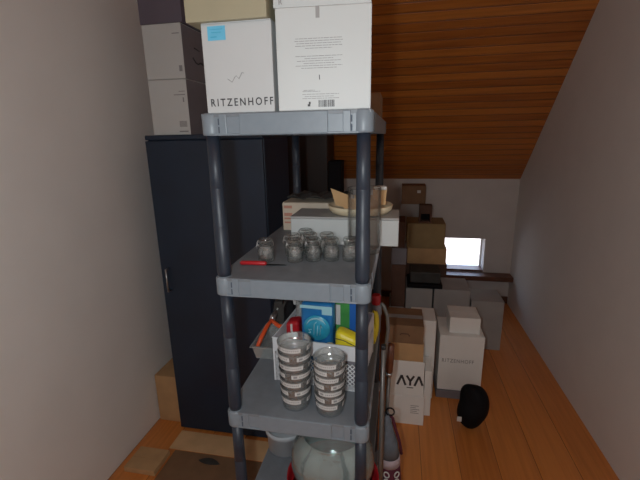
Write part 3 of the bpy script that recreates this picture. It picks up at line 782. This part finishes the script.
t = carton('carton', 'low white carton beside the AYA lettering, in front of the narrow tall one', .60, .64, 1.20, 1.36, .0, .30, M['bright_card'])
t = carton('glassware_carton', 'white carton printed RITZENHOFF on the floor at the right', .695, .955, 1.40, 1.66, .055, .432, M['bright_card'])
letters_front(t, 'RITZENHOFF', .036, -.112, .13, .195, space=1.2, sx=.78, m=M['ink_grey'])
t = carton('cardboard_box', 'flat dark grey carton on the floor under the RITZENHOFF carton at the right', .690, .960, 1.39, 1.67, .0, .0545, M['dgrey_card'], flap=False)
t = carton('carton', 'small bright white carton on the RITZENHOFF carton at the right', .752, .93, 1.44, 1.62, .4325, .535, M['bright_card'])
t = thing('black_bag', 'black bag with a white tag on the floor at the right edge', 'bag', (.865, 1.15, 0))
bm = B(); bmesh.ops.create_icosphere(bm, subdivisions=4, radius=.085)
for v in bm.verts:
    k = sum(math.sin((v.co.x * a + v.co.y * b + v.co.z * c) * .3 + d_) for a, b, c, d_ in ph) * .04
    v.co *= 1 + k; v.co.z = max(v.co.z * 1.5 + .14, 0)
obj('body', bm, M['black'], t)
bm = B(); box(bm, -.095, -.07, -.085, -.08, .09, .12, .002); obj('tag', bm, M['label_white'], t)

# rows further back
t = carton('carton', 'grey carton in the back row, left of the two tall ones', .37, .485, 2.02, 2.3, 0, .325, M['grey_card'])
t = carton('cardboard_box', 'dark brown cardboard box on the grey carton left in the back row', .385, .49, 2.02, 2.3, .3255, .67, M['dbrown_card'])
t = carton('carton', 'short dark grey carton on the dark brown box at the left of the back row', .380, .492, 2.02, 2.25, .6705, .80, M['dgrey_card'])
t = carton('cardboard_box', 'reddish brown box topmost at the left of the back row beside the shelving', .38, .475, 2.03, 2.25, .8005, 1.0, M['dbrown_card'])
t = carton('carton', 'tall grey carton carrying the black tray in the back row', .497, .695, 2.02, 2.28, 0, .485, M['grey_card'])
t = carton('carton', 'wide grey carton beneath the low window in the back row', .708, .97, 2.03, 2.30, 0, .484, M['grey_card'])
t = carton('carton', 'grey white carton at the right end of the back row', .985, 1.22, 2.05, 2.30, 0, .40, M['grey_card'])
t = thing('printer_tray', 'flat black device with a dark top resting on the tall grey carton', 'device', (.64, 2.14, .486), .0)
bm = B(); box(bm, -.135, .125, -.12, .11, 0, .035, .006); obj('base', bm, M['black'], t)
bm = B(); box(bm, -.115, .11, -.10, .10, .035, .125, .010); obj('housing', bm, M['blacklid'], t)
t = carton('cardboard_box', 'grey brown box on the floor under the tan box near the window', .50, .83, 2.36, 2.62, 0, .575, M['dbrown_card'])
t = carton('cardboard_box', 'lower half of the olive box, window glow put into its tan colour', .505, .82, 2.36, 2.62, .5755, .712, M['tan_card'])  # lower half of the brown box, window glow painted as lighter tan
t = carton('cardboard_box', 'large olive brown cardboard box left of the bright window', .497, .80, 2.35, 2.62, .7125, .92, M['olive_card'])
t = thing('wooden_stand', 'small dark brown open stand on the olive box', 'stand', (.64, 2.42, .9205))
bm = B(); box(bm, -.05, -.036, -.04, .05, 0, .145, .003); obj('side', bm, M['dbrown_card'], t)
bm = B(); box(bm, .036, .05, -.04, .05, 0, .145, .003); obj('side', bm, M['dbrown_card'], t)
bm = B(); box(bm, -.036, .036, -.04, .05, .075, .145, .003); box(bm, -.036, .036, -.04, .05, .0, .012, .003); obj('shelf', bm, M['dbrown_card'], t)
bm = B(); box(bm, -.036, .036, .04, .05, .012, .075); obj('back', bm, M['black'], t)
t = carton('carton', 'pale grey tall carton by the back wall carrying a small brown box', .44, .62, 2.70, 2.9, 0, 1.02, M['grey_card'])
t = carton('cardboard_box', 'small brown box high on the pale carton just below the wooden ceiling', .447, .655, 2.70, 2.88, 1.0205, 1.185, M['brown_card'], tape=False)
bm = B(); box(bm, .03, .06, -.0908, -.0899, .10, .125, .001); obj('sticker', bm, M['label_white'], t)

# ------------------------------------------------------------------ floor, left
t = carton('cardboard_box', 'tan cardboard box between the navy cabinet and the left wall', -.94, -.785, .90, 1.25, 0, .30, M['tan_card'])
t = thing('floor_sheet', 'flat bright sheet standing in for floor glare before the navy cabinet', 'cardboard', (0, 0, 0))
bm = B(); box(bm, -.76, -.10, .70, .835, .0005, .004, .001); obj('sheet', bm, M['glare_card'], t)  # glare on the wooden floor, put into the colour of a thin sheet
t = thing('floor_sheet', 'brown flattened cardboard on the floor with a dark leaf on it', 'cardboard', (0, 0, 0))
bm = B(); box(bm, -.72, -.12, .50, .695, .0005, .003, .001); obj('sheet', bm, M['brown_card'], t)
t = thing('leaf', 'dark green dry leaf on the cardboard in front of the cabinet', 'leaf', (-.50, .645, .0035), -.05)
bm = B(); n = 10; up_, lo_ = [], []
for i in range(n + 1):
    u = i / n; wdt = .02 * math.sin(PI * u) ** .8; up_.append(bm.verts.new((-.06 + .12 * u, wdt, .004 + .006 * math.sin(PI * u)))); lo_.append(bm.verts.new((-.06 + .12 * u, -wdt, .001 + .006 * math.sin(PI * u))))
for i in range(n): bm.faces.new((lo_[i], lo_[i + 1], up_[i + 1], up_[i]))
bmesh.ops.remove_doubles(bm, verts=bm.verts, dist=1e-5)
o = obj('blade', bm, M['blacklid'], t)
t = carton('cardboard_box', 'low pale cardboard box on the floor at the far left edge', -.90, -.73, .52, .66, 0, .03, M['tan_card'])
